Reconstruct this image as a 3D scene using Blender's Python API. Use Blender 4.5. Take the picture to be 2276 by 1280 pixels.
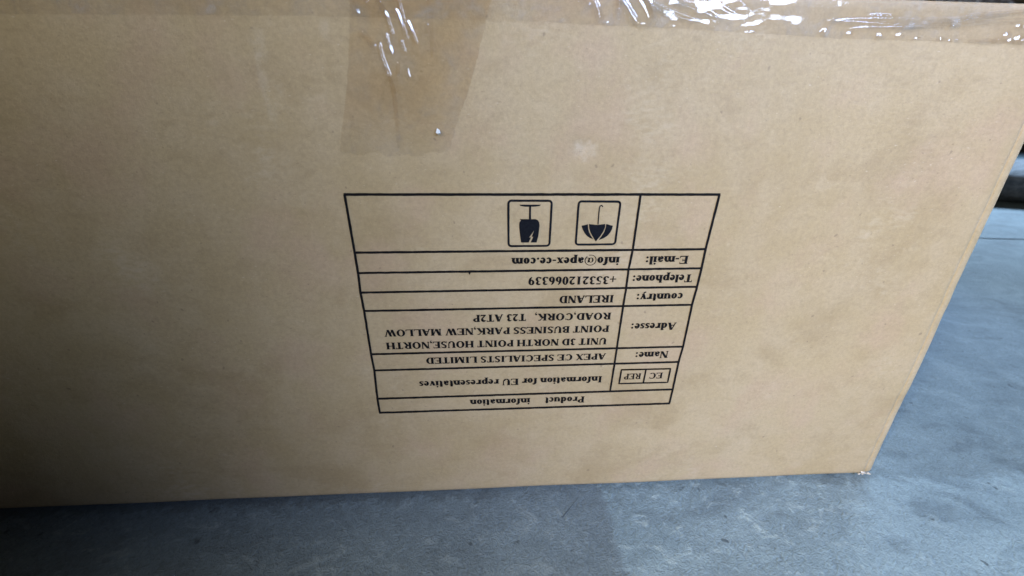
import bpy, bmesh, math, random
from mathutils import Vector, Matrix, noise

random.seed(7)
for ob in list(bpy.data.objects):
    bpy.data.objects.remove(ob, do_unlink=True)
S = bpy.context.scene
COL = S.collection

# ------------------------------------------------------------------ camera
cam_data = bpy.data.cameras.new("camera")
cam = bpy.data.objects.new("camera", cam_data)
COL.objects.link(cam)
right = Vector((0.9982641550422571, -0.05772271514098349, 0.011694653245018673))
down = Vector((-0.012876249705626022, -0.40766600220228116, -0.9130403237765176))
fwd = Vector((0.057470679057121964, 0.9113048440588706, -0.4077016093217572))
m = Matrix((right, -down, -fwd)).transposed().to_4x4()
m.translation = Vector((0.09268337, -0.26543294, 0.32927642))
cam.matrix_world = m
cam_data.sensor_width = 36.0
cam_data.lens = 36.0 * 880.102 / 2276.0
cam_data.clip_start = 0.01
cam_data.clip_end = 200.0
cam_data.dof.use_dof = True
cam_data.dof.focus_distance = 0.30
cam_data.dof.aperture_fstop = 7.0
S.camera = cam

# ------------------------------------------------------------------ light
W = bpy.data.worlds.new("World")
S.world = W
W.use_nodes = True
bg = W.node_tree.nodes["Background"]
bg.inputs["Color"].default_value = (1.0, 0.84, 0.60, 1)
bg.inputs["Strength"].default_value = 0.012

def aim(o, target):
    d = Vector(target) - o.location
    o.rotation_euler = d.to_track_quat('-Z', 'Y').to_euler()

def area(name, loc, target, sx, sy, power, color, spread=180):
    l = bpy.data.lights.new(name, 'AREA')
    l.shape = 'RECTANGLE'
    l.size, l.size_y = sx, sy
    l.energy = power
    l.color = color
    l.spread = math.radians(spread)
    o = bpy.data.objects.new(name, l)
    COL.objects.link(o)
    o.location = loc
    aim(o, target)
    return o

def spot(name, loc, target, power, color, angle, blend, radius):
    l = bpy.data.lights.new(name, 'SPOT')
    l.energy = power
    l.color = color
    l.spot_size = math.radians(angle)
    l.spot_blend = blend
    l.shadow_soft_size = radius
    o = bpy.data.objects.new(name, l)
    COL.objects.link(o)
    o.location = loc
    aim(o, target)
    return o

# daylight from the open side, high on the right behind the photographer
area("daylight_opening", (1.80, -1.15, 1.40), (0.72, 0.0, 0.42), 1.0, 0.8, 2.1, (0.74, 1.01, 1.72), 13.75)
# added unseen lamp that puts the glints on the tape wrinkles
area("tape_glint_light", (1.29, -1.79, 1.10), (0.35, 0.0, 0.55), 0.55, 0.66, 0.62, (0.80, 0.98, 1.35), 25)
# added unseen spot; its soft cone edge leaves the box's lower left dark
spot("upper_fill_spot", (0.933, -1.909, 2.148), (-0.817, 1.126, 1.669), 1000, (1.0, 0.93, 0.78), 69.6, 1.0, 0.08)
# added unseen spot on the left, filling the floor and lower right
spot("floor_fill_spot", (-1.064, -1.087, 1.106), (1.17, -0.851, -0.057), 415, (1.0, 0.90, 0.74), 77.7, 1.0, 0.12)
# added unseen lamp brightening the floor beyond the box
area("beyond_fill", (4.0, 2.9, 2.8), (3.3, 2.0, 0.0), 2.4, 1.8, 122, (0.68, 0.95, 1.28), 92)

vs = S.view_settings
S.display_settings.display_device = 'sRGB'
vs.view_transform = 'Standard'
vs.look = 'None'
vs.exposure = 0.0
vs.gamma = 1.0
vs.use_curve_mapping = False
S.cycles.max_bounces = 10
S.cycles.transparent_max_bounces = 16
S.cycles.use_denoising = True

# ------------------------------------------------------------------ helpers
def link(name, bm, mat, parent=None, smooth=False, loc=None):
    me = bpy.data.meshes.new(name)
    bm.to_mesh(me)
    bm.free()
    if smooth:
        for p in me.polygons:
            p.use_smooth = True
    me.materials.append(mat)
    o = bpy.data.objects.new(name, me)
    COL.objects.link(o)
    if loc:
        o.location = loc
    if parent:
        o.parent = parent
    return o

def grid(bm, us, vs_, f):
    rows = [[bm.verts.new(f(u, v)) for v in vs_] for u in us]
    for i in range(len(us) - 1):
        for j in range(len(vs_) - 1):
            bm.faces.new((rows[i][j], rows[i + 1][j], rows[i + 1][j + 1], rows[i][j + 1]))
    return rows

def span(a, b, n):
    return [a + (b - a) * i / n for i in range(n + 1)]

def lerp_poly(pts, x):
    if x <= pts[0][0]:
        return pts[0][1]
    for (x0, y0), (x1, y1) in zip(pts, pts[1:]):
        if x <= x1:
            return y0 + (y1 - y0) * (x - x0) / (x1 - x0)
    return pts[-1][1]

# -- node helpers
class NT:
    def __init__(s, name):
        s.mat = bpy.data.materials.new(name)
        s.mat.use_nodes = True
        s.t = s.mat.node_tree
        s.t.nodes.clear()
        s.out = s.t.nodes.new("ShaderNodeOutputMaterial")
        s.geo = s.t.nodes.new("ShaderNodeTexCoord").outputs["Object"]
    def n(s, kind, **kw):
        nd = s.t.nodes.new(kind)
        for k, v in kw.items():
            setattr(nd, k, v)
        return nd
    def set(s, sock, v):
        if isinstance(v, bpy.types.NodeSocket):
            s.t.links.new(v, sock)
        else:
            sock.default_value = v
    def mapping(s, scale, loc=(0, 0, 0), rot=(0, 0, 0)):
        nd = s.n("ShaderNodeMapping")
        s.set(nd.inputs["Vector"], s.geo)
        nd.inputs["Scale"].default_value = scale
        nd.inputs["Location"].default_value = loc
        nd.inputs["Rotation"].default_value = rot
        return nd.outputs["Vector"]
    def noise(s, scale, detail=4, rough=0.55, vec=None, dist=0.0):
        nd = s.n("ShaderNodeTexNoise")
        s.set(nd.inputs["Vector"], vec if vec is not None else s.geo)
        nd.inputs["Scale"].default_value = scale
        nd.inputs["Detail"].default_value = detail
        nd.inputs["Roughness"].default_value = rough
        nd.inputs["Distortion"].default_value = dist
        return nd.outputs["Fac"]
    def rng(s, v, a, b, c=0.0, d=1.0, smooth=True):
        nd = s.n("ShaderNodeMapRange", interpolation_type='SMOOTHSTEP' if smooth else 'LINEAR')
        s.set(nd.inputs["Value"], v)
        for k, x in zip(("From Min", "From Max", "To Min", "To Max"), (a, b, c, d)):
            nd.inputs[k].default_value = x
        return nd.outputs["Result"]
    def math(s, op, a, b=0.0):
        nd = s.n("ShaderNodeMath", operation=op)
        s.set(nd.inputs[0], a)
        s.set(nd.inputs[1], b)
        return nd.outputs[0]
    def mix(s, fac, a, b, blend='MIX'):
        nd = s.n("ShaderNodeMix", data_type='RGBA', blend_type=blend)
        s.set(nd.inputs["Factor"], fac)
        s.set(nd.inputs["A"], a if isinstance(a, bpy.types.NodeSocket) else (*a, 1))
        s.set(nd.inputs["B"], b if isinstance(b, bpy.types.NodeSocket) else (*b, 1))
        return nd.outputs["Result"]
    def mul(s, col, v):
        """multiply a colour by a scalar"""
        nd = s.n("ShaderNodeVectorMath", operation='SCALE')
        s.set(nd.inputs[0], col)
        s.set(nd.inputs["Scale"], v)
        return nd.outputs[0]
    def bump(s, h, strength, dist, normal=None):
        nd = s.n("ShaderNodeBump")
        s.set(nd.inputs["Height"], h)
        nd.inputs["Strength"].default_value = strength
        nd.inputs["Distance"].default_value = dist
        if normal is not None:
            s.set(nd.inputs["Normal"], normal)
        return nd.outputs["Normal"]
    def bsdf(s, color, rough, normal=None, spec=0.5):
        nd = s.n("ShaderNodeBsdfPrincipled")
        s.set(nd.inputs["Base Color"], color if isinstance(color, bpy.types.NodeSocket) else (*color, 1))
        s.set(nd.inputs["Roughness"], rough)
        s.set(nd.inputs["Specular IOR Level"], spec)
        if normal is not None:
            s.set(nd.inputs["Normal"], normal)
        return nd.outputs[0]
    def surface(s, sh):
        s.t.links.new(sh, s.out.inputs["Surface"])
        return s.mat
    def sep(s):
        nd = s.n("ShaderNodeSeparateXYZ")
        s.set(nd.inputs[0], s.geo)
        return nd.outputs

# ------------------------------------------------------------------ materials
def cardboard(name, tone=1.0, edge=False):
    t = NT(name)
    big = t.noise(5.5, 3, 0.5)
    mid = t.noise(26, 5, 0.6)
    fib = t.noise(1.0, 5, 0.65, t.mapping((120, 120, 300)))
    fib2 = t.noise(1.0, 4, 0.6, t.mapping((420, 420, 700), rot=(0, 0.35, 0)))
    fine = t.noise(1500, 3, 0.7)
    base = t.mix(t.rng(big, 0.3, 0.7), (0.425 * tone, 0.315 * tone, 0.170 * tone), (0.475 * tone, 0.360 * tone, 0.208 * tone))
    base = t.mix(t.rng(mid, 0.35, 0.72, 0, 0.4), base, (0.52 * tone, 0.405 * tone, 0.27 * tone))
    blot = t.noise(12, 5, 0.62, t.mapping((1, 1, 1.3), loc=(2, 0, 5)), 0.5)
    base = t.mix(t.rng(blot, 0.51, 0.32, 0, 0.42), base, (0.345 * tone, 0.245 * tone, 0.125 * tone))
    rub = t.noise(1.0, 6, 0.68, t.mapping((55, 55, 85), loc=(1, 0, 8)), 0.8)
    base = t.mix(t.rng(rub, 0.48, 0.32, 0, 0.22), base, (0.31 * tone, 0.225 * tone, 0.12 * tone))
    base = t.mix(t.rng(rub, 0.56, 0.74, 0, 0.25), base, (0.56 * tone, 0.445 * tone, 0.30 * tone))
    pinkish = t.noise(15, 4, 0.6, t.mapping((1, 1, 1), loc=(9, 0, 3)))
    base = t.mix(t.rng(pinkish, 0.48, 0.70, 0, 0.55), base, (0.47 * tone, 0.330 * tone, 0.215 * tone))
    v = t.math('ADD', t.rng(fib, 0.25, 0.75, 0.972, 1.026, False), t.rng(fib2, 0.25, 0.75, -0.055, 0.055, False))
    peb = t.noise(330, 4, 0.65)
    v = t.math('ADD', v, t.rng(peb, 0.3, 0.7, -0.075, 0.075, False))
    v = t.math('ADD', v, t.rng(fine, 0.3, 0.7, -0.075, 0.075, False))
    base = t.mul(base, v)
    # stray dark and light fibres in the paper
    fl = t.noise(1.0, 2, 0.5, t.mapping((260, 260, 620), rot=(0, 0.5, 0)))
    base = t.mix(t.rng(fl, 0.67, 0.76, 0, 0.45), base, (0.23, 0.16, 0.09))
    fl2 = t.noise(1.0, 2, 0.5, t.mapping((330, 330, 900), loc=(3, 1, 7), rot=(0, -0.3, 0)))
    base = t.mix(t.rng(fl2, 0.67, 0.77, 0, 0.5), base, (0.66, 0.56, 0.42))
    # small dark specks
    sp = t.noise(210, 1, 0.4)
    base = t.mix(t.rng(sp, 0.74, 0.80, 0, 0.45), base, (0.16, 0.11, 0.07))
    # scuffs of rubbed fibre
    scuff = t.math('MULTIPLY', t.rng(t.noise(9, 4, 0.6, t.mapping((1, 1, 1), loc=(4.2, 0, 1.7))), 0.56, 0.72), t.rng(fib, 0.4, 0.65))
    base = t.mix(t.math('MULTIPLY', scuff, 0.42), base, (0.60, 0.50, 0.37))
    if not edge:
        s = t.sep()
        ragged = t.noise(170, 5, 0.7)
        for x, z, rx, rz, k in ((0.1555, 0.3075, 0.0085, 0.0075, 0.26), (-0.0345, 0.362, 0.005, 0.010, 0.12), (-0.0362, 0.343, 0.0035, 0.014, 0.14),
                                (-0.034, 0.325, 0.004, 0.012, 0.10), (0.003, 0.3705, 0.0035, 0.006, 0.12), (0.377, 0.2765, 0.0006, 0.0005, 0.9),
                                (0.302, 0.046, 0.0012, 0.0006, 0.8), (0.118, 0.306, 0.02, 0.02, 0.05)):
            dx = t.math('DIVIDE', t.math('SUBTRACT', s[0], x), rx)
            dz = t.math('DIVIDE', t.math('SUBTRACT', s[2], z), rz)
            r = t.math('ADD', t.math('MULTIPLY', dx, dx), t.math('MULTIPLY', dz, dz))
            r = t.math('ADD', r, t.rng(ragged, 0.25, 0.75, -1.0, 1.4, False))
            base = t.mix(t.rng(r, -0.6, 1.5, k, 0), base, (0.72, 0.66, 0.56))
    nrm = t.bump(fib, 0.2, 0.0006)
    nrm = t.bump(peb, 0.35, 0.0005, nrm)
    nrm = t.bump(fine, 0.4, 0.00018, nrm)
    nrm = t.bump(mid, 0.25, 0.0022, nrm)
    return t.surface(t.bsdf(base, 0.55, nrm, 0.45))

def ink():
    t = NT("black_ink")
    nz = t.noise(900, 3, 0.6)
    base = t.mix(t.rng(nz, 0.3, 0.75), (0.004, 0.004, 0.005), (0.014, 0.012, 0.012))
    wear = t.noise(320, 5, 0.7)
    base = t.mix(t.rng(wear, 0.60, 0.76, 0, 0.45), base, (0.12, 0.09, 0.055))
    return t.surface(t.bsdf(base, 0.8, None, 0.12))

def navy_ink():
    t = NT("navy_ink")
    nz = t.noise(600, 3, 0.6)
    base = t.mix(t.rng(nz, 0.3, 0.75), (0.003, 0.004, 0.007), (0.008, 0.009, 0.013))
    return t.surface(t.bsdf(base, 0.75, None, 0.15))

def film(name, tint, milk, gloss_rough=0.07, bump=1.0, loose=None):
    """thin clear packing tape: see-through film with a glossy face and cloudy adhesive"""
    t = NT(name)
    cl = t.noise(60, 6, 0.65, None, 0.6)
    cl2 = t.noise(190, 4, 0.6, None, 0.4)
    h1 = t.noise(1.0, 3, 0.5, t.mapping((140, 140, 220)))
    h2 = t.noise(520, 2, 0.5)
    nrm = t.bump(h1, 0.05 * bump, 0.0010)
    nrm = t.bump(h2, 0.05 * bump, 0.0003, nrm)
    tr = t.n("ShaderNodeBsdfTransparent")
    t.set(tr.inputs["Color"], t.mix(t.rng(cl, 0.35, 0.65), tint, tuple(0.45 * c + 0.53 for c in tint)))
    if loose:        # the glue no longer wets the paper at the loose end
        zz = t.math('ADD', t.sep()[2], t.rng(cl, 0.25, 0.75, -0.006, 0.006, False))
        full = tr.inputs["Color"].links[0].from_socket
        t.set(tr.inputs["Color"], t.mix(t.rng(zz, loose[0], loose[1]), (1.0, 0.995, 0.985), full))
    df = t.n("ShaderNodeBsdfDiffuse")
    df.inputs["Color"].default_value = (0.70, 0.69, 0.67, 1)
    mx = t.n("ShaderNodeMixShader")
    amount = t.math('MULTIPLY', t.rng(cl, 0.42, 0.72), t.rng(cl2, 0.40, 0.66, 0.25, 1.0))
    t.set(mx.inputs[0], t.math('MULTIPLY', amount, milk))
    t.set(mx.inputs[1], tr.outputs[0])
    t.set(mx.inputs[2], df.outputs[0])
    gl = t.n("ShaderNodeBsdfGlossy")
    gl.inputs["Color"].default_value = (1, 1, 1, 1)
    gl.inputs["Roughness"].default_value = gloss_rough
    t.set(gl.inputs["Normal"], nrm)
    lw = t.n("ShaderNodeLayerWeight")
    lw.inputs["Blend"].default_value = 0.5
    m2 = t.n("ShaderNodeMixShader")
    t.set(m2.inputs[0], t.math('ADD', t.math('MULTIPLY', t.math('POWER', lw.outputs["Facing"], 4.0), 0.55), 0.07))
    t.set(m2.inputs[1], mx.outputs[0])
    t.set(m2.inputs[2], gl.outputs[0])
    return t.surface(m2.outputs[0])

def concrete():
    t = NT("blue_grey_concrete")
    warp = t.noise(3.2, 5, 0.6, None, 0.8)
    blot = t.noise(11, 6, 0.62, t.mapping((1.0, 1.7, 1), rot=(0, 0, 0.5)), 1.1)
    cloud = t.noise(42, 7, 0.68, t.mapping((1, 1.4, 1), rot=(0, 0, -0.4)), 1.2)
    gritty = t.noise(120, 5, 0.7, None, 0.6)
    fine = t.noise(420, 4, 0.7)
    worm = t.noise(230, 2, 0.5, None, 2.2)
    base = t.mix(t.rng(warp, 0.3, 0.7), (0.160, 0.230, 0.272), (0.200, 0.277, 0.320))
    base = t.mix(t.rng(blot, 0.47, 0.66, 0, 0.60), base, (0.255, 0.350, 0.40))
    base = t.mix(t.rng(blot, 0.48, 0.30, 0, 0.65), base, (0.100, 0.142, 0.172))
    s = t.sep()
    trod = t.rng(t.math('ADD', s[0], t.rng(warp, 0.3, 0.7, -0.15, 0.15, False)), 0.25, 0.55, 1.0, 0.35)   # trowel wisps thin out on the right
    base = t.mix(t.math('MULTIPLY', trod, t.rng(cloud, 0.53, 0.68, 0, 0.75)), base, (0.36, 0.455, 0.485))
    base = t.mix(t.math('MULTIPLY', trod, t.rng(cloud, 0.46, 0.30, 0, 0.6)), base, (0.10, 0.135, 0.155))
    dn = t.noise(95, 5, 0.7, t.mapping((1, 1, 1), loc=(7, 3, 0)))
    contact_shade = t.math('MULTIPLY', t.rng(t.math('ADD', s[1], t.rng(dn, 0.25, 0.75, -0.012, 0.012, False)), -0.011, -0.003), t.rng(s[0], 0.0, 0.22, 0.62, 0.25))  # contact shadow along the box foot, painted into the floor with a ragged edge
    base = t.mix(contact_shade, base, (0.035, 0.042, 0.040))
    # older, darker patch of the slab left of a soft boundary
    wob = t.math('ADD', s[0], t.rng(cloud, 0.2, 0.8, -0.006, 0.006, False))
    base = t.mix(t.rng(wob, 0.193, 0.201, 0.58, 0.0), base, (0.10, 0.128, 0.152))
    base = t.mul(base, t.math('ADD', t.math('ADD', t.rng(fine, 0.25, 0.75, 0.84, 1.16, False), t.rng(worm, 0.3, 0.7, -0.15, 0.15, False)), t.rng(gritty, 0.3, 0.7, -0.11, 0.11, False)))
    pit = t.noise(75, 2, 0.5)
    pitm = t.rng(pit, 0.69, 0.76)
    base = t.mix(t.math('MULTIPLY', pitm, 0.75), base, (0.035, 0.05, 0.06))
    nrm = t.bump(worm, 0.6, 0.0022)
    nrm = t.bump(fine, 0.6, 0.0008, nrm)
    nrm = t.bump(cloud, 0.25, 0.004, nrm)
    nrm = t.bump(pitm, -0.6, 0.001, nrm)
    rough = t.rng(cloud, 0.3, 0.7, 0.50, 0.68)
    return t.surface(t.bsdf(base, rough, nrm, 0.4))

def plain(name, color, rough, spec=0.4, nscale=60, amt=0.2, bump=0.0):
    t = NT(name)
    nz = t.noise(nscale, 4, 0.6)
    base = t.mix(t.rng(nz, 0.3, 0.7), tuple(c * (1 - amt) for c in color), tuple(c * (1 + amt) for c in color))
    nrm = t.bump(nz, 0.5, bump) if bump else None
    return t.surface(t.bsdf(base, rough, nrm, spec))

M_CARD = cardboard("kraft_cardboard")
M_EDGE = cardboard("kraft_cardboard_edge", 1.06, True)
M_INK = ink()
M_NAVY = navy_ink()
M_BAND = film("clear_tape", (0.995, 0.985, 0.975), 0.30, 0.06)
M_TAIL = film("clear_tape_tail", (0.985, 0.95, 0.905), 0.10, 0.06, 0.8, (0.303, 0.336))
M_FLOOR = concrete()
M_DARK = plain("dark_woven_plastic", (0.10, 0.115, 0.135), 0.7, 0.3, 40, 0.4, 0.01)
M_WHITE = plain("fleck_white", (0.85, 0.87, 0.86), 0.35, 0.5, 400, 0.05)
M_GAP = plain("gap_shade_colour", (0.16, 0.13, 0.10), 0.9, 0.1)

# ---- measured outlines on the front panel (x, z in metres)
ROWS = [
    ((-0.00027, 0.27865), (0.25112, 0.27882), 0.00178),
    ((0.00031, 0.23885), (0.24981, 0.2395), 0.00175),
    ((0.00042, 0.22369), (0.24994, 0.22462), 0.00169),
    ((-2e-05, 0.20851), (0.24962, 0.20967), 0.00173),
    ((0.00047, 0.19353), (0.24885, 0.19448), 0.00176),
    ((0.00058, 0.15584), (0.24902, 0.15658), 0.00187),
    ((0.00104, 0.14065), (0.24805, 0.14178), 0.00190),
    ((-0.0, 0.11261), (0.24819, 0.11373), 0.00205),
    ((0.00021, 0.09801), (0.24792, 0.09858), 0.00212),
]
COLUMN = [(0.19592, 0.27806), (0.19594, 0.23953), (0.19485, 0.2238), (0.19506, 0.20913), (0.19468, 0.19394), (0.19439, 0.15689), (0.19431, 0.14118), (0.19369, 0.11323)]
TEXTS = [
    ('Product', (0.17235, 0.10904), (0.13877, 0.10901), 0.00657, 1),
    ('information', (0.1258, 0.1089), (0.0756, 0.10883), 0.00651, 1),
    ('Information for EU representatives', (0.18557, 0.12949), (0.03503, 0.12896), 0.00639, 1),
    ('Name:', (0.23781, 0.15265), (0.21016, 0.15221), 0.00662, 1),
    ('APEX CE SPECIALISTS LIMITED', (0.18614, 0.15185), (0.04222, 0.15151), 0.00592, 1.05),
    ('UNIT 3D NORTH POINT HOUSE,NORTH', (0.18527, 0.16633), (0.013, 0.16602), 0.00605, 1.05),
    ('POINT BUSINESS PARK,NEW MALLOW', (0.18593, 0.17764), (0.01273, 0.17725), 0.00591, 1.05),
    ('ROAD,CORK,', (0.18617, 0.18883), (0.12715, 0.18892), 0.00598, 1.05),
    ('T23 AT2P', (0.12049, 0.18897), (0.08019, 0.1888), 0.00614, 1.05),
    ('Adresse:', (0.23955, 0.17907), (0.20294, 0.17893), 0.00657, 1),
    ('IRELAND', (0.18662, 0.20372), (0.14516, 0.20365), 0.00620, 1.05),
    ('country:', (0.23995, 0.20468), (0.20366, 0.20436), 0.00640, 1),
    ('Telephone:', (0.24467, 0.21986), (0.19851, 0.21954), 0.00635, 1),
    ('+353212066339', (0.18688, 0.21914), (0.12134, 0.21919), 0.00642, 0.8),
    ('E-mail:', (0.23835, 0.23459), (0.20621, 0.23432), 0.00637, 1),
    ('info@apex-ce.com', (0.18706, 0.23421), (0.10902, 0.23402), 0.00628, 1.05),
    ('EC', (0.23679, 0.1315), (0.2252, 0.1314), 0.00585, 0.8),
    ('REP', (0.21827, 0.13134), (0.20398, 0.13123), 0.00583, 0.8),
]
FRAGILE_FRAME = [(0.1055, 0.27529), (0.13626, 0.27529), (0.13613, 0.24219), (0.10589, 0.24208)]
UMBRELLA_FRAME = [(0.15322, 0.27484), (0.18342, 0.27468), (0.18319, 0.24303), (0.15344, 0.24284)]
EC_FRAME = [(0.20027, 0.13589), (0.243, 0.13575), (0.24302, 0.12065), (0.19995, 0.12071)]
EC_SPLIT = [(0.22161, 0.13584), (0.22136, 0.12122)]
GLASS_BASE = [(0.11365, 0.27195), (0.12824, 0.27194), (0.12729, 0.27105), (0.12456, 0.2706), (0.1209, 0.27048), (0.11724, 0.27061), (0.11448, 0.27107)]
GLASS_STEM = [(0.12035, 0.2706), (0.12163, 0.2706), (0.12185, 0.26164), (0.12042, 0.26164)]
GLASS_BOWL = [[(0.12155, 0.26203), (0.12501, 0.26202), (0.12661, 0.26125), (0.12762, 0.25965), (0.1279, 0.25739), (0.12765, 0.25415), (0.12434, 0.25417)], [(0.12434, 0.25417), (0.12765, 0.25415), (0.12736, 0.25023), (0.1238, 0.24952), (0.12265, 0.24953)], [(0.1238, 0.24952), (0.12736, 0.25023), (0.12626, 0.24539), (0.12207, 0.24541)], [(0.11403, 0.26205), (0.12155, 0.26203), (0.12434, 0.25417), (0.11413, 0.25357), (0.1138, 0.25745), (0.11389, 0.25969), (0.11499, 0.26128)], [(0.11413, 0.25357), (0.12434, 0.25417), (0.121, 0.24901), (0.1148, 0.24904)], [(0.1148, 0.24904), (0.121, 0.24901), (0.12234, 0.24913), (0.12072, 0.24542), (0.11538, 0.24546)]]
UMB_LEFT = [(0.1572, 0.25728), (0.1596, 0.25773), (0.16159, 0.25843), (0.16201, 0.25531), (0.16296, 0.25268), (0.1645, 0.25002), (0.16637, 0.24754), (0.16401, 0.24836), (0.16172, 0.24984), (0.15978, 0.25203), (0.15826, 0.25467)]
UMB_MID = [(0.1623, 0.25843), (0.16502, 0.25816), (0.16795, 0.25782), (0.17115, 0.25814), (0.17394, 0.25852), (0.17384, 0.25591), (0.17299, 0.25296), (0.17135, 0.24998), (0.16917, 0.24699), (0.16837, 0.24585), (0.16747, 0.247), (0.16535, 0.25002), (0.1638, 0.25267), (0.16285, 0.2553)]
UMB_RIGHT = [(0.17453, 0.25851), (0.17687, 0.25779), (0.17933, 0.25719), (0.17897, 0.25477), (0.17795, 0.25227), (0.17625, 0.24996), (0.17383, 0.24817), (0.17024, 0.24685), (0.17204, 0.24965), (0.17368, 0.25262), (0.17442, 0.25591)]
UMB_HANDLE = [(0.1687, 0.25815), (0.16858, 0.26176), (0.16851, 0.26686), (0.16857, 0.27001), (0.16891, 0.27101), (0.16963, 0.27138), (0.17042, 0.27101), (0.17076, 0.27025)]
RIDGES = [  # centre line on the panel, half width, height
    ([(0.01896, 0.3859), (0.02033, 0.38262), (0.02242, 0.37845), (0.02331, 0.37619)], 0.00135, 0.00068),
    ([(0.02597, 0.38647), (0.02702, 0.38367), (0.02871, 0.38188)], 0.00134, 0.00067),
    ([(0.03375, 0.38545), (0.03481, 0.38264), (0.03756, 0.37775), (0.03908, 0.37275), (0.04019, 0.36828), (0.04061, 0.36634)], 0.00150, 0.00075),
    ([(0.04441, 0.38813), (0.0452, 0.38411), (0.04616, 0.3792), (0.04703, 0.37429), (0.04727, 0.37292)], 0.00136, 0.00068),
    ([(0.04315, 0.38078), (0.04379, 0.37873), (0.046, 0.37268), (0.04785, 0.36653), (0.04828, 0.36518)], 0.00150, 0.00075),
    ([(0.04874, 0.37528), (0.04944, 0.3736), (0.05139, 0.36894), (0.0527, 0.36444), (0.05314, 0.36308)], 0.00152, 0.00076),
    ([(0.02272, 0.37027), (0.02408, 0.36849), (0.02648, 0.36519), (0.02882, 0.36206), (0.03012, 0.36044)], 0.00187, 0.00094),
    ([(0.03662, 0.36864), (0.03695, 0.36713), (0.0377, 0.36278), (0.03931, 0.35905), (0.03993, 0.35772)], 0.00142, 0.00071),
    ([(0.04403, 0.36554), (0.04474, 0.3638), (0.04597, 0.36018), (0.04641, 0.35896)], 0.00155, 0.00078),
    ([(0.03187, 0.36442), (0.03236, 0.36268), (0.03319, 0.35659), (0.03469, 0.35198), (0.03612, 0.34763), (0.03659, 0.346)], 0.00170, 0.00085),
    ([(0.03599, 0.34762), (0.03787, 0.34108), (0.03815, 0.33142), (0.03813, 0.31837), (0.03751, 0.30712)], 0.00128, 0.00028),
    ([(0.06106, 0.38753), (0.06169, 0.38286), (0.06212, 0.37684), (0.0621, 0.36764), (0.06148, 0.35698)], 0.00115, 0.00023),
    ([(0.05968, 0.37404), (0.05953, 0.37105), (0.05932, 0.36758)], 0.00117, 0.00052),
    ([(0.04675, 0.35172), (0.04746, 0.34827), (0.048, 0.34571)], 0.00123, 0.00043),
    ([(0.0422, 0.35506), (0.04184, 0.35164), (0.04131, 0.34654)], 0.00122, 0.00037),
    ([(0.14423, 0.38896), (0.14595, 0.38652), (0.14947, 0.3843), (0.15061, 0.38306)], 0.00163, 0.00081),
    ([(0.14994, 0.39034), (0.15232, 0.38667), (0.15529, 0.38253), (0.15667, 0.37916), (0.1578, 0.37573)], 0.00211, 0.00105),
    ([(0.16792, 0.38912), (0.16759, 0.38557), (0.16747, 0.3781)], 0.00163, 0.00082),
    ([(0.16685, 0.38951), (0.16901, 0.38665), (0.17383, 0.38147), (0.17752, 0.37746), (0.17902, 0.37618)], 0.00213, 0.00106),
    ([(0.17046, 0.39331), (0.17699, 0.38684), (0.18252, 0.38102), (0.18615, 0.37458)], 0.00618, 0.00260),
    ([(0.17985, 0.39025), (0.18344, 0.38783), (0.19394, 0.38342), (0.20089, 0.38144), (0.2137, 0.37846), (0.2166, 0.37743)], 0.00153, 0.00104),
    ([(0.17945, 0.38774), (0.18591, 0.38452), (0.1957, 0.38089), (0.20675, 0.37853), (0.21388, 0.37759)], 0.00134, 0.00091),
    ([(0.19157, 0.3897), (0.19578, 0.38792), (0.20648, 0.38669), (0.21761, 0.38397), (0.22718, 0.37942), (0.22882, 0.37814)], 0.00153, 0.00104),
    ([(0.19742, 0.38606), (0.20693, 0.38436), (0.2167, 0.38201), (0.2253, 0.37937)], 0.00115, 0.00078),
    ([(0.21484, 0.39069), (0.21931, 0.38827), (0.22876, 0.38465), (0.23776, 0.38074), (0.23984, 0.37947)], 0.00153, 0.00104),
    ([(0.2211, 0.38619), (0.22845, 0.38314), (0.23581, 0.38048)], 0.00115, 0.00078),
    ([(0.23096, 0.3915), (0.23511, 0.38865), (0.24151, 0.38452), (0.24324, 0.38304)], 0.00154, 0.00105),
    ([(0.29302, 0.37953), (0.29601, 0.37971), (0.30559, 0.38092), (0.3295, 0.38144), (0.34896, 0.38164), (0.36723, 0.38227), (0.38298, 0.38464), (0.39836, 0.38611), (0.42041, 0.38819)], 0.00126, 0.00101),
    ([(0.29625, 0.37982), (0.30609, 0.37959), (0.32633, 0.3789), (0.33884, 0.37883), (0.35164, 0.37922), (0.36982, 0.38052), (0.38386, 0.38297), (0.3991, 0.38478), (0.42107, 0.38708)], 0.00127, 0.00102),
    ([(0.3068, 0.37623), (0.30875, 0.37627), (0.31716, 0.37713), (0.32698, 0.37733), (0.34786, 0.37777), (0.36603, 0.37884)], 0.00114, 0.00085),
    ([(0.36986, 0.3787), (0.37146, 0.37896), (0.38406, 0.38037), (0.40174, 0.38212), (0.42334, 0.38327)], 0.00115, 0.00086),
    ([(0.31598, 0.38292), (0.32579, 0.38292), (0.33285, 0.38286)], 0.00112, 0.00056),
]
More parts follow.
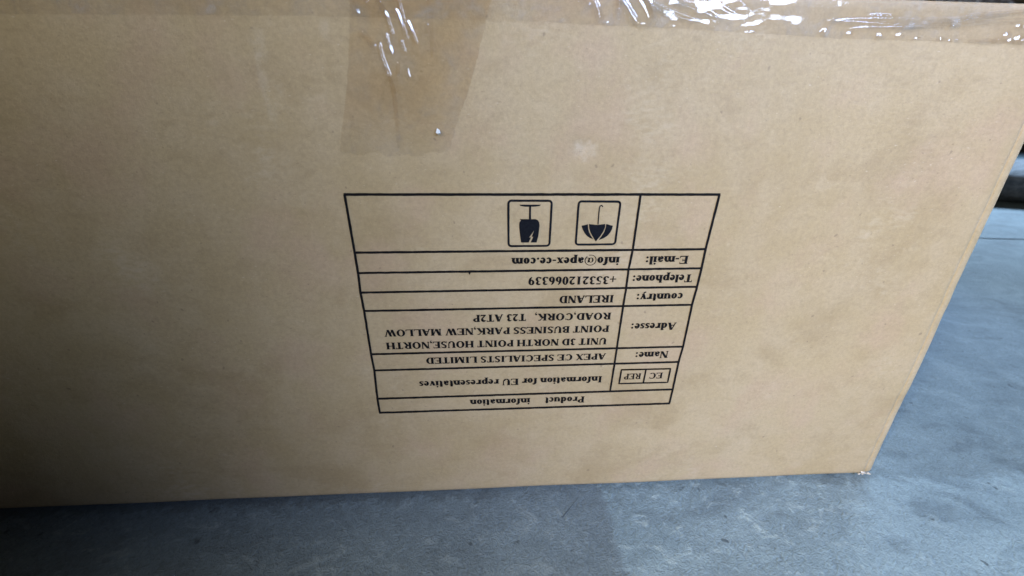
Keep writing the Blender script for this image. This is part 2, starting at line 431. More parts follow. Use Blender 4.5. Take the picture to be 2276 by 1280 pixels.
BUBBLES = [
    ((0.16089, 0.37623), 0.00177, 0.00081),
    ((0.18014, 0.37577), 0.00403, 0.00109),
    ((0.19885, 0.37507), 0.00271, 0.00082),
    ((0.24699, 0.37296), 0.00371, 0.00084),
    ((0.2924, 0.37412), 0.00331, 0.00226),
    ((0.3081, 0.37353), 0.00238, 0.00113),
    ((0.32724, 0.37254), 0.00241, 0.00229),
    ((0.33983, 0.37325), 0.00290, 0.00172),
    ((0.3513, 0.37209), 0.00244, 0.00086),
    ((0.36734, 0.37195), 0.00344, 0.00116),
    ((0.37289, 0.37135), 0.00148, 0.00087),
    ((0.37742, 0.37168), 0.00197, 0.00087),
    ((0.38872, 0.37143), 0.00447, 0.00117),
    ((0.39703, 0.37136), 0.00697, 0.00175),
    ((0.40482, 0.37175), 0.00599, 0.00205),
    ((0.40839, 0.3744), 0.00398, 0.00261),
    ((0.41218, 0.37189), 0.00301, 0.00234),
    ((0.41695, 0.37293), 0.00451, 0.00321),
    ((0.42103, 0.37206), 0.00452, 0.00234),
    ((0.4182, 0.37949), 0.00446, 0.00200),
    ((0.41325, 0.37939), 0.00247, 0.00199),
]
TAIL = [(0.0199, 0.37611), (0.09631, 0.37611), (0.08996, 0.36156), (0.08318, 0.34293), (0.07486, 0.32308), (0.07001, 0.30868), (0.06453, 0.30135), (0.05172, 0.30019), (0.03651, 0.30282), (0.01856, 0.30379), (0.00145, 0.30528), (0.0035, 0.31471), (0.00849, 0.33106), (0.01417, 0.35117)]
BAND_EDGE = [(-0.22972, 0.37173), (-0.16362, 0.37302), (-0.07218, 0.37467), (-0.00099, 0.37564), (0.09783, 0.37593), (0.14925, 0.37511), (0.20221, 0.37426), (0.24317, 0.37288), (0.27377, 0.37214), (0.31355, 0.37111), (0.35671, 0.37103), (0.38616, 0.37067), (0.42377, 0.37045), (0.46148, 0.37022)]
FLECK = [(0.06201, 0.31937), (0.06359, 0.31809), (0.06389, 0.31628), (0.06232, 0.31548), (0.061, 0.31651)]
TICK = [(0.07875, 0.22404), (0.07949, 0.22298), (0.07867, 0.22142), (0.07788, 0.223)]
# ------------------------------------------------------------------ setting
bm = bmesh.new()
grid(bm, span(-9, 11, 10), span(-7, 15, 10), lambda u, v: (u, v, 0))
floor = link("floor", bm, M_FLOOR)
floor["kind"] = "structure"
floor["label"] = "smooth blue-grey concrete floor"

# saw-cut joint in the slab
bm = bmesh.new()
a, b = Vector((0.30, 0.916, 0)), Vector((5.0, 0.434, 0))
d = (b - a).normalized()
nrm = Vector((-d.y, d.x, 0))
pts = 60
prev = None
for i in range(pts + 1):
    p = a.lerp(b, i / pts)
    w = 0.0035 + 0.0008 * noise.noise(p * 9)
    q = p + nrm * 0.002 * noise.noise(p * 6)
    c = (bm.verts.new(q - nrm * w + Vector((0, 0, 0.0008))), bm.verts.new(q + nrm * w + Vector((0, 0, 0.0008))))
    if prev:
        bm.faces.new((prev[0], c[0], c[1], prev[1]))
    prev = c
joint = link("floor_joint", bm, plain("joint_dirt", (0.03, 0.045, 0.055), 0.9, 0.1))
joint["kind"] = "structure"
joint["label"] = "dark saw-cut joint line in the blue-grey floor"

# scratch gouged in the concrete in front of the box
bm = bmesh.new()
prev = None
for i in range(13):
    k = i / 12
    p = Vector((0.1548, -0.0305, 0)).lerp(Vector((0.1738, -0.0110, 0)), k)
    w = 0.0005 * (1 - k) ** 1.5 + 0.00012
    n = Vector((-0.72, 0.69, 0))
    c = (bm.verts.new(p - n * w + Vector((0, 0, 0.0003))), bm.verts.new(p + n * w + Vector((0, 0, 0.0003))))
    if prev:
        bm.faces.new((prev[0], c[0], c[1], prev[1]))
    prev = c
sc = link("floor_scratch", bm, plain("scratch_groove", (0.075, 0.10, 0.125), 0.9, 0.1))
sc["kind"] = "structure"
sc["label"] = "short slanting scratch in the concrete in front of the box"

# ------------------------------------------------------------------ dark bundle beyond the box
bm = bmesh.new()
import mathutils
bmesh.ops.create_icosphere(bm, subdivisions=5, radius=1.0)
for v in bm.verts:
    c = v.co
    x = math.copysign(abs(c.x) ** 0.75, c.x) * 0.62
    y = math.copysign(abs(c.y) ** 0.7, c.y) * 0.26
    z = math.copysign(abs(c.z) ** 0.8, c.z) * 0.080 + 0.078
    k = noise.noise(Vector((x * 4, y * 5, z * 9)))
    k2 = noise.noise(Vector((x * 12, y * 14, z * 10)) + Vector((5, 1, 2)))
    x += 0.03 * k
    y += 0.035 * k
    z = max(0.0, z + 0.016 * k + 0.008 * k2)
    v.co = (x, y, z)
bundle = link("tarpaulin_bundle", bm, M_DARK, None, True, (2.47, 1.37, 0))
bundle.rotation_euler = (0, 0, math.radians(-26))
bundle["label"] = "low dark charcoal bundle lying on the floor beyond the box's right edge"
bundle["category"] = "bundle"

# ------------------------------------------------------------------ cardboard box
BOX = bpy.data.objects.new("cardboard_box", None)
COL.objects.link(BOX)
BOX.empty_display_size = 0.1
BOX["label"] = "large brown cardboard box with an upside-down printed address table, taped along its top"
BOX["category"] = "box"

TOP = 0.3912
XL = -0.56
RIGHT = [(0.0, 0.4738), (0.12, 0.4690), (0.19, 0.4659), (0.31, 0.4606), (0.40, 0.4575)]
STRIP = 0.0078           # width of the rounded corner beyond the crease

def xr(z):
    return lerp_poly(RIGHT, z) + 0.0006 * noise.noise(Vector((1, 3, z * 60)))

DENTS = ((0.1530, 0.3080, 0.0055, 0.0012), (-0.035, 0.345, 0.010, 0.0006), (-0.20, 0.30, 0.03, 0.0008), (0.40, 0.30, 0.03, 0.0007),
         (0.33, 0.04, 0.03, 0.0006), (-0.12, 0.07, 0.03, 0.0007))

def face_y(x, z):
    """gentle dents of the front panel; flat where the table is printed"""
    y = 0.0
    for dx, dz, r, h in DENTS:
        q = ((x - dx) ** 2 + (z - dz) ** 2) / (r * r)
        if q < 9:
            y += h * math.exp(-q)
    out = max(-0.02 - x, x - 0.27, 0.085 - z, z - 0.29)
    k = min(1, max(0, out / 0.05))
    y += 0.0009 * k * noise.noise(Vector((x * 11, 2, z * 11)))
    if z < 0.0055:
        y += 0.0055 - math.sqrt(max(0, 0.0055 ** 2 - (0.0055 - z) ** 2))
    return y

bm = bmesh.new()
zs = [0.0, 0.00015, 0.0005, 0.001, 0.0018, 0.003, 0.0042, 0.0055, 0.007] + span(0.009, TOP - 0.002, 110) + [TOP - 0.001, TOP]
def fpt(u, z):
    e = xr(z) - STRIP
    x = XL + (e - XL) * u
    y = face_y(x, z)
    dx = e - x
    if dx < 0.0035:                       # crease before the corner
        y += 0.0008 * math.exp(-((dx - 0.0010) / 0.0015) ** 2)
    if z > TOP - 0.0015:
        y += (z - TOP + 0.0015) * 0.6
    return (x, y, z)
us = span(0, 0.985, 260) + [0.988, 0.991, 0.993, 0.9945, 0.996, 0.997, 0.998, 0.9985, 0.999, 0.9995, 1.0]
rows = grid(bm, us, zs, fpt)
front = link("front_panel", bm, M_CARD, BOX, True)

# right side: rounded corner, then the panel running back
DEPTH = 0.42
bm = bmesh.new()
def spt(k, z):
    e = xr(z) - STRIP
    r = STRIP
    y0 = fpt(1.0, z)[1]
    if k <= 1:
        a = k * math.pi / 2
        return (e + r * math.sin(a) ** 0.9, y0 + (0.0030) * (1 - math.cos(a)), z)
    y = y0 + 0.0030 + (k - 1) * (DEPTH - 0.012)
    return (e + r + 0.002 * math.sin(min(1, (k - 1)) * math.pi), y, z)
grid(bm, span(0, 1, 14) + span(1.02, 2, 10), zs, spt)
link("side_panel", bm, M_EDGE, BOX, True)
# left side and back
bm = bmesh.new()
grid(bm, span(0, DEPTH, 4), span(0, TOP, 4), lambda y, z: (XL, y + 0.0002, z))
link("side_panel", bm, M_CARD, BOX)
bm = bmesh.new()
grid(bm, span(XL, 0.47, 4), span(0, TOP, 4), lambda x, z: (x, DEPTH - 0.006, z))
link("back_panel", bm, M_CARD, BOX)

# top flap: a board lying on the walls with its folded front edge, lifted a little towards the right
bm = bmesh.new()
TH = 0.0045
def lift(x):
    return 0.0013 + 0.0016 * min(1, max(0, (x - 0.27) / 0.15))
prof = [(0.012, 0.0), (0.004, 0.0), (0.0020, 0.0001), (0.0008, 0.0006), (0.0001, 0.0018), (0.0002, 0.0030), (0.0012, 0.0040), (0.003, TH), (0.02, TH), (0.10, TH), (DEPTH - 0.01, TH)]
grid(bm, span(XL, 0.463, 120), list(range(len(prof))),
     lambda x, i: (x, prof[i][0] + 0.0006 * noise.noise(Vector((x * 30, 0, 0))), TOP + lift(x) + prof[i][1]))
link("top_flap", bm, M_EDGE, BOX, True)
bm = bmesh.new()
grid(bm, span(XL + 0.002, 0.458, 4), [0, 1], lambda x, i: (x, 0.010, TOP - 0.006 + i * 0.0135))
link("gap_shade", bm, M_GAP, BOX)  # dark sheet behind the slit; the gap's shade is painted in its colour

# torn, shiny tip at the lower right corner
bm = bmesh.new()
rr = random.Random(5)
for i in range(12):
    cx = 0.4700 - abs(rr.gauss(0, 0.0055))
    cz = 0.0016 + rr.random() * 0.0036
    ang = rr.random() * 3.14
    n = 6
    ring = []
    for k in range(n):
        a = ang + k * 2 * math.pi / n
        r = rr.uniform(0.0005, 0.0015)
        ring.append(bm.verts.new((cx + r * math.cos(a) * 1.4, 0.0004 - rr.random() * 0.0016, max(0.0002, cz + r * math.sin(a) * 0.8))))
    bm.faces.new(ring)
link("frayed_corner", bm, plain("torn_white_fibre", (0.58, 0.53, 0.46), 0.4, 0.5, 500, 0.2), BOX)

# ------------------------------------------------------------------ printing
INK0 = -0.00018
class Ink:
    """flat ink shapes on the front panel; every piece sits a few microns above the one before"""
    def __init__(s):
        s.bm = bmesh.new()
        s.k = 0
    def face(s, pts):
        y = INK0 - s.k * 4e-6
        s.k = (s.k + 1) % 24
        area = sum(p[0] * q[1] - q[0] * p[1] for p, q in zip(pts, pts[1:] + pts[:1]))
        if area < 0:
            pts = pts[::-1]
        vs_ = [s.bm.verts.new((x, y + face_y(x, z), z)) for x, z in pts]
        f = s.bm.faces.new(vs_)
        return f
    def line(s, pts, w, jit=0.0, ext=None):
        """ribbon of width w through the points, its edges slightly uneven like flexo print"""
        P = []
        for (p, q) in zip(pts, pts[1:]):
            p, q = Vector(p), Vector(q)
            n = max(1, int((q - p).length / 0.0025)) if jit else 1
            P += [p.lerp(q, i / n) for i in range(n)]
        P.append(Vector(pts[-1]))
        L = []
        for i, p in enumerate(P):
            t = (P[min(i + 1, len(P) - 1)] - P[max(i - 1, 0)]).normalized()
            n = Vector((-t.y, t.x))
            a = w / 2 * (1 + jit * noise.noise(Vector((p.x * 220, p.y * 220, 1.0))))
            b = w / 2 * (1 + jit * noise.noise(Vector((p.x * 220, p.y * 220, 9.0))))
            L.append((p + n * a, p - n * b))
        for (a, b), (c, d) in zip(L, L[1:]):
            s.face([tuple(a), tuple(b), tuple(d), tuple(c)])
            s.k = (s.k - 1) % 24
        s.k = (s.k + 1) % 24
    def done(s, name, mat, parent):
        s.bm.normal_update()
        bmesh.ops.triangulate(s.bm, faces=[f for f in s.bm.faces if len(f.verts) > 4], ngon_method='EAR_CLIP')
        bmesh.ops.recalc_face_normals(s.bm, faces=s.bm.faces)
        return link(name, s.bm, mat, parent)

def sub(a, b, k):
    return (a[0] + (b[0] - a[0]) * k, a[1] + (b[1] - a[1]) * k)

# table rules
I = Ink()
for a, b, w in ROWS:
    e = 0.0006
    I.line([(a[0] - e, a[1]), (b[0] + e, b[1])], w, 0.22)
I.line([(r[0]) for r in (x[0:1] for x in ROWS)], 0.00172, 0.2)
I.line([(r[1]) for r in ROWS], 0.00178, 0.2)
I.line(COLUMN, 0.00162, 0.2)
I.face(TICK)
TABLE = I.done("printed_table", M_INK, BOX)

# serif letters drawn from stems, hairlines, bowls and serifs (units: cap height 676)
ADV = dict(A=722, B=667, C=722, D=722, E=667, H=778, I=389, K=778, L=667, M=944, N=722, O=778, P=611, R=722, S=556, T=667, U=722, W=1000, X=722,
           a=500, c=444, d=556, e=444, f=333, h=556, i=278, l=278, m=833, n=556, o=500, p=556, r=444, s=389, t=333, u=556, v=500, x=500, y=500)
ADV.update({str(k): 500 for k in range(10)})
ADV.update({'@': 930, ',': 250, '.': 250, '-': 333, ':': 333, '+': 570, ' ': 250})

def glyph(ch, wt):
    """-> list of polygons in glyph units"""
    out = []
    SW = 98 + 102 * wt       # stem
    TW = 58 + 20 * wt       # hairline
    SF = 42                 # serif thickness
    def box(x0, y0, x1, y1):
        out.append([(x0, y0), (x1, y0), (x1, y1), (x0, y1)])
    def serif(xc, y, half, up):
        y1 = y + SF * (1 if up else -1)
        out.append([(xc - half, y), (xc + half, y), (xc + half, y + 0.6 * (y1 - y)), (xc + half * 0.55, y1 + 0.8 * (y1 - y)), (xc - half * 0.55, y1 + 0.8 * (y1 - y)), (xc - half, y + 0.6 * (y1 - y))])
    def stem(xc, y0, y1, b=1, t=1, w=None, half=None):
        w = w or SW
        box(xc - w / 2, y0, xc + w / 2, y1)
        h = half or w / 2 + 62
        if b: serif(xc, y0, h, True)
        if t == 1: serif(xc, y1, h, False)
        if t == 2:          # flag to the left
            out.append([(xc - w / 2, y1 - 60), (xc - w / 2 - 62, y1 - 38), (xc - w / 2 - 62, y1 - 18), (xc + w / 2, y1 + 6), (xc + w / 2, y1 - 40)])
    def diag(x0, y0, x1, y1, w):
        out.append([(x0 - w / 2, y0), (x0 + w / 2, y0), (x1 + w / 2, y1), (x1 - w / 2, y1)])
    def ring(cx, cy, rx, ry, a0, a1, s=None, t=None, n=22):
        s = SW if s is None else s
        t = TW if t is None else t
        A = [math.radians(a0 + (a1 - a0) * i / n) for i in range(n + 1)]
        for p, q in zip(A, A[1:]):
            out.append([(cx + rx * math.cos(p), cy + ry * math.sin(p)), (cx + rx * math.cos(q), cy + ry * math.sin(q)),
                        (cx + (rx - s) * math.cos(q), cy + (ry - t) * math.sin(q)), (cx + (rx - s) * math.cos(p), cy + (ry - t) * math.sin(p))])
    def ball(cx, cy, r):
        out.append([(cx + r * math.cos(k * math.pi / 7), cy + r * math.sin(k * math.pi / 7)) for k in range(14)])
    X, C = 473, 676
    if ch == 'A':
        diag(95, 0, 345, C, TW + 14); diag(590, 0, 372, C, SW + 14); box(165, 205, 500, 205 + TW)
        serif(100, 0, 95, True); serif(590, 0, 128, True)
    elif ch == 'B':
        stem(165, 0, C, 1, 1); ring(330, 512, 265, 164, -90, 90); ring(340, 178, 300, 178, -90, 90)
        box(200, C - TW, 340, C); box(200, 318, 345, 318 + TW); box(200, 0, 345, TW)
    elif ch == 'C':
        ring(385, C / 2, 350, 350, 50, 320); diag(620, 455, 640, C, 32); box(560, 470, 640, 500)
    elif ch == 'D':
        stem(165, 0, C); ring(350, C / 2, 335, C / 2, -90, 90); box(200, C - TW, 355, C); box(200, 0, 355, TW)
    elif ch in 'EFL':
        stem(165, 0, C)
        if ch != 'L':
            box(200, C - TW, 610, C); out.append([(575, C), (615, C), (625, 490), (600, 490), (560, 610)])
            box(200, 325, 420, 325 + TW); box(405, 240, 438, 455)
        if ch != 'F':
            box(200, 0, 600, TW); out.append([(560, TW), (600, 0), (642, 0), (655, 200), (630, 200)])
    elif ch == 'H':
        stem(160, 0, C); stem(618, 0, C); box(180, 320, 600, 320 + TW)
    elif ch == 'I':
        stem(195, 0, C)
    elif ch == 'K':
        stem(160, 0, C); diag(250, 300, 600, C, TW + 14); diag(640, 0, 370, 420, SW + 20); serif(640, 0, 130, True); serif(610, C, 110, False)
    elif ch == 'M':
        diag(150, 0, 150, C, TW); serif(150, 0, 110, True); serif(150, C, 120, False); diag(190, C, 455, 20, SW + 20); diag(470, 0, 740, C, TW + 8)
        stem(785, 0, C)
    elif ch == 'N':
        diag(120, 0, 120, C, TW); serif(120, 0, 100, True); serif(110, C, 100, False); diag(150, C, 590, 0, SW + 22); diag(610, 0, 610, C, TW); serif(610, C, 100, False)
    elif ch == 'O':
        ring(389, C / 2, 352, 352, 0, 360, None, None, 36)
    elif ch in 'PR':
        stem(165, 0, C); ring(325, 492, 265 if ch == 'P' else 285, 184, -90, 90); box(200, C - TW, 335, C); box(200, 308, 335, 308 + TW)
        if ch == 'R':
            diag(625, 0, 370, 330, SW + 12); serif(630, 0, 85, True)
    elif ch == 'S':
        ring(278, 500, 225, 190, 30, 210, SW * .85); ring(270, 185, 250, 195, -160, 30, SW * .85)
        diag(380, 250, 175, 425, SW * 1.25); diag(465, 470, 470, 690, 34); diag(55, -12, 50, 215, 34)
    elif ch == 'T':
        stem(333, 0, C, 1, 0); box(60, C - TW, 605, C)
        out.append([(35, C), (80, C), (100, 610), (62, 480), (36, 480)]); out.append([(587, C), (632, C), (632, 480), (604, 480), (566, 610)])
    elif ch == 'U':
        stem(165, 210, C, 0, 1); diag(590, 220, 590, C, TW + 6); serif(590, C, 105, False); ring(352, 225, 262, 242, 180, 360, SW * .8, TW + 12)
    elif ch == 'W':
        diag(120, C, 330, 0, SW); diag(330, 0, 500, 560, TW + 6); diag(440, C, 670, 0, SW); diag(675, 0, 880, C, TW + 6)
        serif(120, C, 120, False); serif(450, C, 115, False); serif(880, C, 95, False)
    elif ch == 'X':
        diag(150, C, 580, 0, SW + 20); diag(110, 0, 590, C, TW + 10); serif(150, C, 130, False); serif(580, C, 105, False); serif(115, 0, 105, True); serif(580, 0, 130, True)
    elif ch == 'a':
        ring(220, 330, 165, 150, 15, 160, SW * .8); ball(110, 345, 55); diag(330, 60, 330, 350, SW); ring(205, 130, 175, 140, 60, 300, SW * .9)
        diag(400, 20, 340, 90, 60); box(330, 10, 440, 50); diag(200, 250, 300, 285, 90)
    elif ch == 'c':
        ring(245, 236, 215, 248, 40, 320, SW * .95); ball(345, 370, 62)
    elif ch == 'e':
        ring(230, 236, 205, 248, -5, 320, SW * .9); box(110, 245, 420, 245 + TW)
    elif ch == 'o':
        ring(250, 236, 222, 248, 0, 360, SW * .95, None, 30)
    elif ch == 'd':
        stem(398, 0, C, 0, 2); ring(255, 232, 222, 244, 40, 320); box(420, 0, 520, 40)
    elif ch == 'p':
        stem(135, -205, X, 1, 2); ring(290, 236, 232, 248, -140, 140)
    elif ch == 'f':
        stem(150, 0, 520, 1, 0); ring(270, 520, 195, 170, 60, 180, SW, 40); ball(330, 610, 58); box(20, X - 38, 300, X)
    elif ch == 'h':
        stem(130, 0, C, 1, 2); ring(290, 290, 205, 193, 0, 155); stem(425, 0, 300, 1, 0)
    elif ch == 'n':
        stem(130, 0, X, 1, 2); ring(290, 290, 205, 193, 0, 155); stem(425, 0, 300, 1, 0)
    elif ch == 'm':
        stem(130, 0, X, 1, 2); ring(280, 290, 205, 193, 0, 155); stem(415, 0, 300, 1, 0); ring(560, 290, 205, 193, 0, 155); stem(695, 0, 300, 1, 0)
    elif ch == 'u':
        stem(130, 140, X, 0, 2); ring(275, 170, 215, 184, 195, 340, SW, 44); stem(420, 0, X, 0, 2); box(420, 0, 530, 40)
    elif ch == 'i':
        stem(140, 0, X, 1, 2); ball(135, 610, 80)
    elif ch == 'l':
        stem(140, 0, C, 1, 2)
    elif ch == 'r':
        stem(130, 0, X, 1, 2); ring(310, 270, 200, 205, 70, 170, SW * .8); ball(355, 400, 74)
    elif ch == 's':
        ring(190, 350, 152, 130, 20, 220, SW * .75); ring(190, 125, 165, 137, -165, 40, SW * .75); diag(275, 165, 110, 300, SW * 1.1)
        diag(325, 330, 325, 480, 28); diag(42, -8, 42, 150, 28)
    elif ch == 't':
        diag(150, 80, 150, 620, SW); box(20, X - 38, 310, X); ring(215, 110, 140, 122, 180, 320, SW * .9, 44); out.append([(20, X - 30), (150, 640), (190, 640), (190, X - 30)])
    elif ch == 'v':
        diag(110, X, 260, 0, SW); diag(265, 0, 400, X, TW + 8); serif(110, X, 110, False); serif(400, X, 85, False)
    elif ch == 'x':
        diag(120, X, 385, 0, SW); diag(90, 0, 400, X, TW + 8); serif(120, X, 110, False); serif(400, X, 85, False); serif(90, 0, 85, True); serif(390, 0, 110, True)
    elif ch == 'y':
        diag(110, X, 270, 20, SW); diag(190, -170, 405, X, TW + 12); serif(110, X, 110, False); serif(405, X, 85, False); ball(130, -140, 62)
    elif ch == '0':
        ring(250, C / 2, 225, 350, 0, 360, None, None, 36)
    elif ch == '1':
        stem(255, 0, C, 1, 0, None, 150); out.append([(255 - SW / 2, C - 70), (100, C - 130), (100, C - 95), (255 + SW / 2, C + 14), (255 + SW / 2, C - 60)])
    elif ch == '2':
        ring(235, 470, 205, 216, -35, 165, SW); diag(90, 60, 370, 390, SW * .7); box(40, 0, 450, 115); out.append([(420, 60), (450, 0), (480, 190), (455, 190)])
    elif ch == '3':
        ring(225, 520, 190, 166, -70, 160, SW); ring(215, 195, 235, 205, -150, 80, SW); box(160, 360, 260, 400); ball(90, 85, 66)
    elif ch == '5':
        ring(205, 215, 250, 227, -150, 115, SW); ball(90, 75, 62); out.append([(95, 390), (130, 390), (165, C - 90), (430, C - 90), (460, C), (140, C)])
    elif ch == '6' or ch == '9':
        o = []
        ring(255, 215, 218, 227, 0, 360, SW * .95, None, 30); ring(330, 300, 293, 385, 100, 190, SW, 34)
        if ch == '9':
            for p in out: o.append([(500 - x, C - y) for x, y in p])
            out = o
    elif ch == '@':
        ring(465, 250, 430, 440, -50, 290, 58, 44, 40); ring(440, 245, 190, 205, 0, 360, 105, 44, 30); diag(560, 60, 640, 440, 90)
        ring(700, 200, 175, 160, 190, 360, 40, 44)
    elif ch == ',':
        ball(125, 72, 82); out.append([(205, 80), (200, -40), (95, -160), (75, -140), (140, -50), (120, 0)])
    elif ch == '.':
        ball(125, 75, 86)
    elif ch == '-':
        box(40, 170, 295, 275)
    elif ch == ':':
        ball(165, 80, 86); ball(165, 395, 86)
    elif ch == '+':
        box(50, 205, 520, 205 + 84); box(243, 10, 243 + 84, 490)
    return out

def text(s, a, b, cap, wt):
    """upside-down line of letters from a to b along the panel"""
    I = Ink()
    a, b = Vector(a), Vector(b)
    adv = sum(ADV[c] for c in s)
    u = (b - a)
    k = u.length / (adv - 45)
    u.normalize()
    v = Vector((u.y, -u.x))
    if v.y > 0:
        v = -v
    ks = cap / 676
    pen = -20
    for c in s:
        for poly in glyph(c, wt):
            I.face([tuple(a + u * ((x + pen) * k) + v * (y * ks)) for x, y in poly])
        pen += ADV[c]
    o = I.done("printed_text", M_INK, TABLE)
    return o

for s, a, b, cap, wt in TEXTS:
    text(s, a, b, cap, wt)

def rounded(corners, r, n=5):
    pts = []
    c = [Vector(p) for p in corners]
    for i in range(4):
        p, q, w = c[i - 1], c[i], c[(i + 1) % 4]
        d0, d1 = (p - q).normalized(), (w - q).normalized()
        s0, s1 = q + d0 * r, q + d1 * r
        for k in range(n + 1):
            t = k / n
            pts.append(tuple((1 - t) ** 2 * s0 + 2 * t * (1 - t) * q + t * t * s1))
    return pts + [pts[0]]

def inset(corners, d):
    c = [Vector(p) for p in corners]
    m_ = sum(c, Vector((0, 0))) / 4
    return [tuple(p + Vector((math.copysign(d, m_.x - p.x), math.copysign(d, m_.y - p.y)))) for p in c]

# fragile mark: glass in a rounded frame
I = Ink()
I.line(rounded(inset(FRAGILE_FRAME, 0.0007), 0.0024), 0.0015, 0.15)
for poly in [GLASS_BASE, GLASS_STEM] + GLASS_BOWL:
    I.face(list(poly))
I.done("fragile_symbol", M_NAVY, TABLE)
# keep-dry mark: umbrella in a rounded frame
I = Ink()
I.line(rounded(inset(UMBRELLA_FRAME, 0.0007), 0.0024), 0.0015, 0.15)
for poly in (UMB_LEFT, UMB_MID, UMB_RIGHT):
    I.face(list(poly))
I.line(UMB_HANDLE, 0.00078)
I.done("umbrella_symbol", M_NAVY, TABLE)
# EC REP frame
I = Ink()
f = inset(EC_FRAME, 0.0006)
I.line(f + [f[0], f[1]], 0.0015, 0.1)
I.line(EC_SPLIT, 0.0014, 0.1)
I.done("representative_symbol", M_INK, TABLE)

# ------------------------------------------------------------------ packing tape
FY = -0.00045
def face_out(bm):
    """the film's outer side looks away from the box"""
    bm.normal_update()
    for f in bm.faces:
        if f.normal.y - 0.5 * f.normal.z > 0:
            f.normal_flip()

# the band along the top edge: down the front panel, over the gap, onto the flap
bm = bmesh.new()
def band_bottom(x):
    return lerp_poly(BAND_EDGE, x) + 0.00035 * noise.noise(Vector((x * 120, 4, 0))) + 0.0004 * noise.noise(Vector((x * 35, 8, 0)))
def band(x, k):
    zb = band_bottom(x)
    zt = TOP + lift(x) + TH
    wr = noise.noise(Vector((x * 60, 0, k * 3.0)))
    wr2 = noise.noise(Vector((x * 150, 7, k * 6.0)))
    if k <= 1:
        z = zb + (TOP - zb) * k
        amp = min(1, k * 5)
        return (x, FY + face_y(x, z) - amp * (0.0004 * max(0, wr + 0.25) + 0.00015 * max(0, wr2)), z)
    if k <= 2:
        z = TOP + (zt - 0.001 - TOP) * (k - 1)
        return (x, FY - 0.0003 - 0.0006 * max(0, wr), z)
    t = k - 2
    return (x, FY + 0.0008 + t * 0.035, zt + 0.0006 + 0.0006 * max(0, wr))
ks = span(0, 1, 16) + span(1.2, 2, 4) + span(2.1, 3, 6)
grid(bm, span(XL + 0.001, 0.4585, 720), ks, band)

def ridge(bm, pts, w, h, n=9):
    """a raised wrinkle of the film along a centre line, tapering out at both ends"""
    P = [Vector(p) for p in pts]
    # smooth resample
    out = []
    for i in range(len(P) - 1):
        p0, p1, p2, p3 = P[max(i - 1, 0)], P[i], P[i + 1], P[min(i + 2, len(P) - 1)]
        m_ = 8
        for j in range(m_):
            t = j / m_
            out.append(0.5 * ((2 * p1) + (p2 - p0) * t + (2 * p0 - 5 * p1 + 4 * p2 - p3) * t * t + (3 * p1 - p0 - 3 * p2 + p3) * t ** 3))
    out.append(P[-1])
    N = len(out)
    rows = []
    for i, p in enumerate(out):
        k = i / (N - 1)
        tap = min(1, k / 0.18, (1 - k) / 0.18)
        tap = tap * tap * (3 - 2 * tap)
        tap = max(tap, 0.02)
        tn = (out[min(i + 1, N - 1)] - out[max(i - 1, 0)]).normalized()
        nn = Vector((-tn.y, tn.x))
        hw = w * (0.45 + 0.55 * tap)
        row = []
        for j in range(n):
            s = -1 + 2 * j / (n - 1)
            q = p + nn * hw * s
            hh = h * tap * math.cos(s * math.pi / 2) ** 2
            z = min(q.y, TOP + 0.006)
            row.append(bm.verts.new((q.x, FY - 0.00075 - hh + face_y(q.x, z), z)))
        rows.append(row)
    for a, b in zip(rows, rows[1:]):
        for j in range(n - 1):
            bm.faces.new((a[j], b[j], b[j + 1], a[j + 1]))

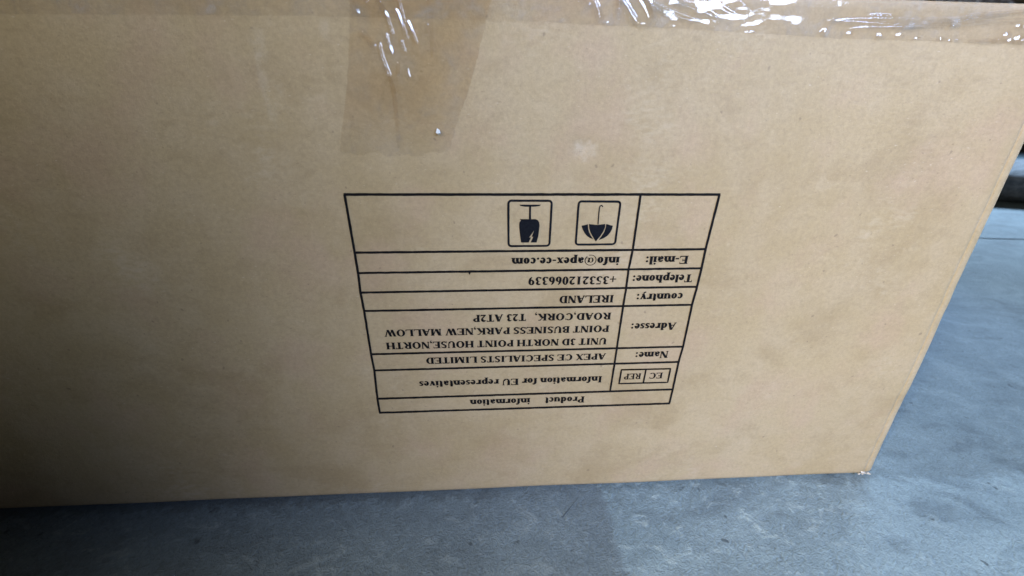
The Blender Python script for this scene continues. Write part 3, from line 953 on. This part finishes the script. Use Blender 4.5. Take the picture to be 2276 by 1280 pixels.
def bubble(bm, c, rx, rz):
    n = 12
    rings = []
    cx, cz = c
    h = 0.26 * min(rx, rz)
    for q in (0.0, 0.25, 0.5, 0.75, 1.0):
        rings.append([bm.verts.new((cx + rx * q * math.cos(k * 2 * math.pi / n) * (1 + 0.35 * noise.noise(Vector((cx * 900, k * 0.9, 0)))), FY - 0.0007 - h * math.cos(q * math.pi / 2) ** 2 + face_y(cx, cz),
                                    min(TOP + 0.006, cz + rz * q * math.sin(k * 2 * math.pi / n)))) for k in range(n)])
    for a, b in zip(rings, rings[1:]):
        for k in range(n):
            bm.faces.new((a[k], b[k], b[(k + 1) % n], a[(k + 1) % n]))
    bmesh.ops.remove_doubles(bm, verts=rings[0], dist=1e-6)

TAIL_RIDGES = RIDGES[:15]
BAND_RIDGES = RIDGES[15:]
for r in BAND_RIDGES:
    ridge(bm, *r)
for b in BUBBLES:
    bubble(bm, *b)
face_out(bm)
link("packing_tape", bm, M_BAND, BOX, True)

# the loose end of a second strip running down the front
bm = bmesh.new()
tl = [Vector(p) for p in TAIL]
left = [tl[0], tl[13], tl[12], tl[11], tl[10]]
rightp = [tl[1], tl[2], tl[3], tl[4], tl[5]]
def along(poly, t):
    k = t * (len(poly) - 1)
    i = min(int(k), len(poly) - 2)
    return poly[i].lerp(poly[i + 1], k - i)
def tail(u, t):
    a, b = along(left, t), along(rightp, t)
    p = a.lerp(b, u)
    z = p.y + 0.012 * (1 - t) ** 4
    if t > 0.8:
        z -= (t - 0.8) / 0.2 * (0.0040 * math.sin(u * math.pi) + 0.0060 * noise.noise(Vector((u * 5, 3, 0))) + 0.0018 * noise.noise(Vector((u * 17, 3, 0))) + 0.0008 * noise.noise(Vector((u * 60, 3, 0))))
    x = p.x + 0.0006 * noise.noise(Vector((u * 3, t * 20, 5)))
    return (x, FY - 0.0002 + face_y(x, z) - 0.00025 * max(0, noise.noise(Vector((x * 90, z * 40, 0)))), z)
grid(bm, span(0, 1, 70), span(0, 1, 70), tail)
for r in TAIL_RIDGES:
    ridge(bm, *r)
face_out(bm)
link("packing_tape", bm, M_TAIL, BOX, True)

# small raised white fleck on the tape
bm = bmesh.new()
lo = [bm.verts.new((x, -0.0012, z)) for x, z in FLECK]
hi = [bm.verts.new((0.8 * x + 0.2 * FLECK[0][0], -0.0019, 0.8 * z + 0.2 * (FLECK[0][1] - 0.0012))) for x, z in FLECK]
bm.faces.new(hi)
for i in range(len(lo)):
    j = (i + 1) % len(lo)
    bm.faces.new((lo[i], lo[j], hi[j], hi[i]))
bmesh.ops.recalc_face_normals(bm, faces=bm.faces)
link("white_fleck", bm, M_WHITE, BOX)
